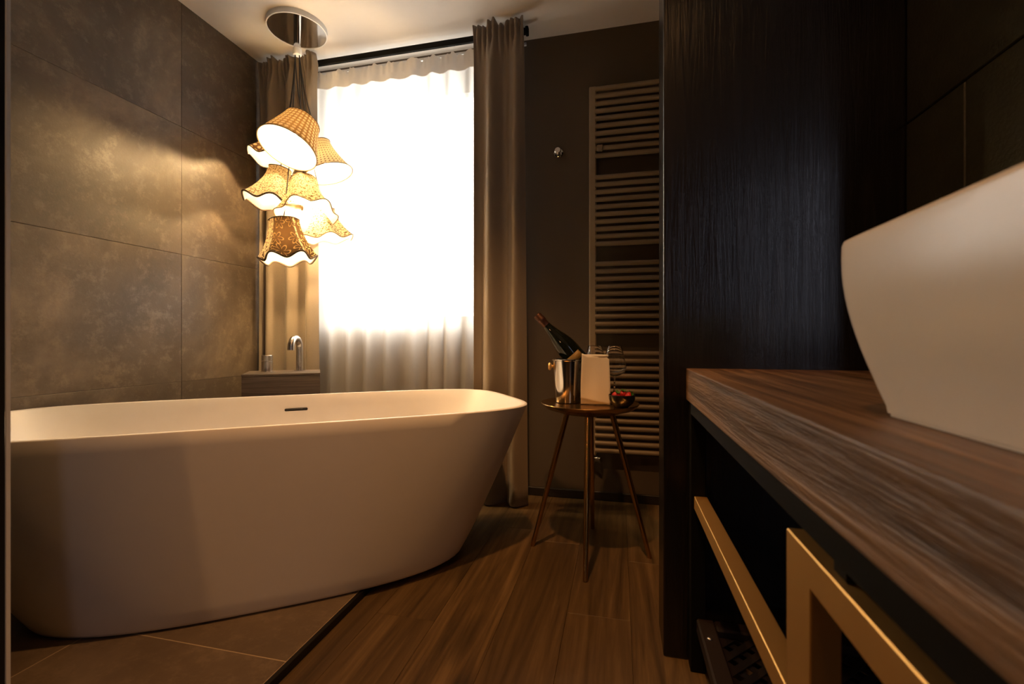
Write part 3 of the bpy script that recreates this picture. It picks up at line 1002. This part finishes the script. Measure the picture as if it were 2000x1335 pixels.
# ================================================================== WASHSTAND
YW0, YW1 = -0.52, 1.243
top = tag(obj('worktop', bx(0.168, XR - 0.002, YW0, YW1, 0.667, 0.747, 0.0025, seg=2), M_counter),
          'thick rough brown oak worktop under the white basin', 'worktop')
ws = thing('washstand_frame', 'black steel washstand frame with gold towel bars and woven shelf under the oak worktop', 'washstand', (0.4, 0.4, 0))
for xa in (0.173, 0.605):
    for ya in (1.202, -0.5):
        obj('leg', bx(xa, xa + 0.036, ya, ya + 0.034, 0, 0.6665, 0.002), M_black, ws)
for xa in (0.173, 0.605):
    obj('side_rail', bx(xa, xa + 0.036, -0.465, 1.201, 0.636, 0.6665, 0.002), M_black, ws)
SX0, SX1, SY0, SY1, SZ0, SZ1 = 0.186, 0.625, -0.465, 1.2005, 0.102, 0.137
sf = bx(SX0, SX0 + 0.040, SY0, SY1, SZ0, SZ1, 0.004)
bx(SX1 - 0.040, SX1, SY0, SY1, SZ0, SZ1, 0.004, bm=sf)
bx(SX0 + 0.04, SX1 - 0.04, SY0, SY0 + 0.04, SZ0, SZ1, 0.004, bm=sf)
bx(SX0 + 0.04, SX1 - 0.04, SY1 - 0.04, SY1, SZ0, SZ1, 0.004, bm=sf)
shf = obj('shelf_frame', sf, M_basket, ws)
for yy in (1.12, 0.70, 0.28):
    obj('rivet', lathe([(0, 0.004), (0.004, 0.003), (0.006, 0.0), (0, 0.0)], 12, Matrix.Translation((SX0 + 0.016, yy, SZ1))), M_alu, shf, smooth=True)
# woven straps of the shelf, both diagonals, clipped to the frame opening
ix0, ix1, iy0, iy1 = SX0 + 0.03, SX1 - 0.03, SY0 + 0.03, SY1 - 0.03
def strap(c, sgn):
    # line  y = c + sgn * (x - ix0)
    pts = []
    for x in (ix0, ix1):
        y = c + sgn * (x - ix0)
        pts.append([x, y])
    (xa, ya), (xb, yb) = pts
    def clip(xa, ya, xb, yb):
        for lim, hi in ((iy0, False), (iy1, True)):
            ina = ya <= lim if hi else ya >= lim
            inb = yb <= lim if hi else yb >= lim
            if not ina and not inb: return None
            if not ina or not inb:
                t = (lim - ya) / (yb - ya)
                xi = xa + t * (xb - xa)
                if not ina: xa, ya = xi, lim
                else: xb, yb = xi, lim
        return xa, ya, xb, yb
    r = clip(xa, ya, xb, yb)
    if not r: return
    xa, ya, xb, yb = r
    L = math.hypot(xb - xa, yb - ya)
    if L < 0.03: return
    zz = 0.121 if sgn > 0 else 0.1185
    b = bx(-L / 2, L / 2, -0.008, 0.008, -0.001, 0.001)
    M = Matrix.LocRotScale(Vector(((xa + xb) / 2, (ya + yb) / 2, zz)), Matrix.Rotation(math.atan2(yb - ya, xb - xa), 3, 'Z').to_euler(), None)
    bmesh.ops.transform(b, matrix=M, verts=b.verts[:])
    obj('strap', b, M_basket, shf)
wdt = ix1 - ix0
c = iy0 - wdt
while c < iy1:
    strap(c, 1)
    c += 0.046
c = iy0
while c < iy1 + wdt:
    strap(c, -1)
    c += 0.046

# brushed gold towel frame fixed to the washstand
GOLD_LABEL = 'brushed gold square tube'
lo_ = obj('towel_bar', bx(0.181, 0.211, 0.544, 1.2012, 0.404, 0.435, 0.0012), M_gold, ws)
lo_['label'] = GOLD_LABEL
g = bmesh.new()
ya, yb, yc, yd, za, zb = -0.448, -0.386, 0.481, 0.5435, 0.586, 0.6195
out = [(yd, 0.0), (yd, zb), (ya, zb), (ya, 0.0), (yb, 0.0), (yb, za), (yc, za), (yc, 0.0)]
L_ = [g.verts.new((0.1745, y, z)) for y, z in out]
R2 = [g.verts.new((0.2010, y, z)) for y, z in out]
for q in ((0, 1, 6, 7), (1, 2, 5, 6), (2, 3, 4, 5)):
    g.faces.new([L_[k] for k in q]); g.faces.new([R2[k] for k in q][::-1])
for k in range(8):
    g.faces.new((L_[k], R2[k], R2[(k + 1) % 8], L_[(k + 1) % 8]))
bmesh.ops.recalc_face_normals(g, faces=g.faces[:])
sharp = [e for e in g.edges if len(e.link_faces) == 2 and e.calc_face_angle() > 0.5]
bmesh.ops.bevel(g, geom=sharp, offset=0.0012, segments=1, affect='EDGES')
up_ = obj('towel_frame', g, M_gold, ws)
up_['label'] = GOLD_LABEL
for yy in (0.44, -0.30):
    obj('bracket', bx(0.182, 0.196, yy - 0.012, yy + 0.012, 0.6195, 0.6358, 0.001), M_black, ws)

# white vessel basin
bas = thing('washbasin', 'white ceramic rectangular vessel basin with flaring sides on the oak worktop', 'basin', (0.424, 0.228, 0.747))
BX0, BX1, BY0, BY1 = 0.247, 0.600, -0.050, 0.508
def rrect(x0, x1, y0, y1, r, z, seg=8):
    out = []
    for cx, cy, a0 in ((x1 - r, y1 - r, 0), (x0 + r, y1 - r, PI / 2), (x0 + r, y0 + r, PI), (x1 - r, y0 + r, 1.5 * PI)):
        for i in range(seg + 1):
            a = a0 + PI / 2 * i / seg
            out.append((cx + r * math.cos(a), cy + r * math.sin(a), z))
    return out
rows = []
def brow(off, z, r):
    rows.append(rrect(BX0 - off, BX1 + off, BY0 - off * 1.1, BY1 + 0.004 + (off * 2.2 if off > 0 else off if off < -0.008 else 0.0), r, z))
brow(-0.004, 0.7475, 0.010)
brow(-0.004, 0.7505, 0.010)
brow(-0.001, 0.7510, 0.011)
brow(0.0, 0.757, 0.011)
HB = 0.922
for i in range(1, 13):
    s_ = i / 12
    brow(0.0245 * math.sin(s_ * PI / 2), 0.757 + (HB - 0.006 - 0.757) * s_, 0.011 + 0.029 * s_)
brow(0.0235, HB - 0.002, 0.039)
brow(0.020, HB, 0.037)
brow(0.014, HB, 0.033)
brow(0.0105, HB - 0.002, 0.030)
for i in range(1, 9):
    s_ = 1 - i / 8
    brow(0.0245 * math.sin(s_ * PI / 2) - 0.016 - 0.03 * (1 - s_) ** 3, 0.785 + (HB - 0.006 - 0.785) * s_, 0.030 + 0.01 * (1 - s_))
brow(-0.085, 0.775, 0.05)
b = grid(rows, closed=True)
b.verts.ensure_lookup_table()
n = len(rows[0])
b.faces.new([b.verts[i] for i in range(n)][::-1])
b.faces.new([b.verts[(len(rows) - 1) * n + i] for i in range(n)])
bmesh.ops.recalc_face_normals(b, faces=b.faces[:])
obj('basin_shell', b, M_basin, bas, smooth=True, angle=math.radians(48))
obj('drain', lathe([(0, 0.7755), (0.03, 0.7755), (0.03, 0.779), (0.026, 0.781), (0, 0.781)], 24, Matrix.Translation((0.424, 0.228, 0))), M_chrome, bas, smooth=True, angle=0.7)
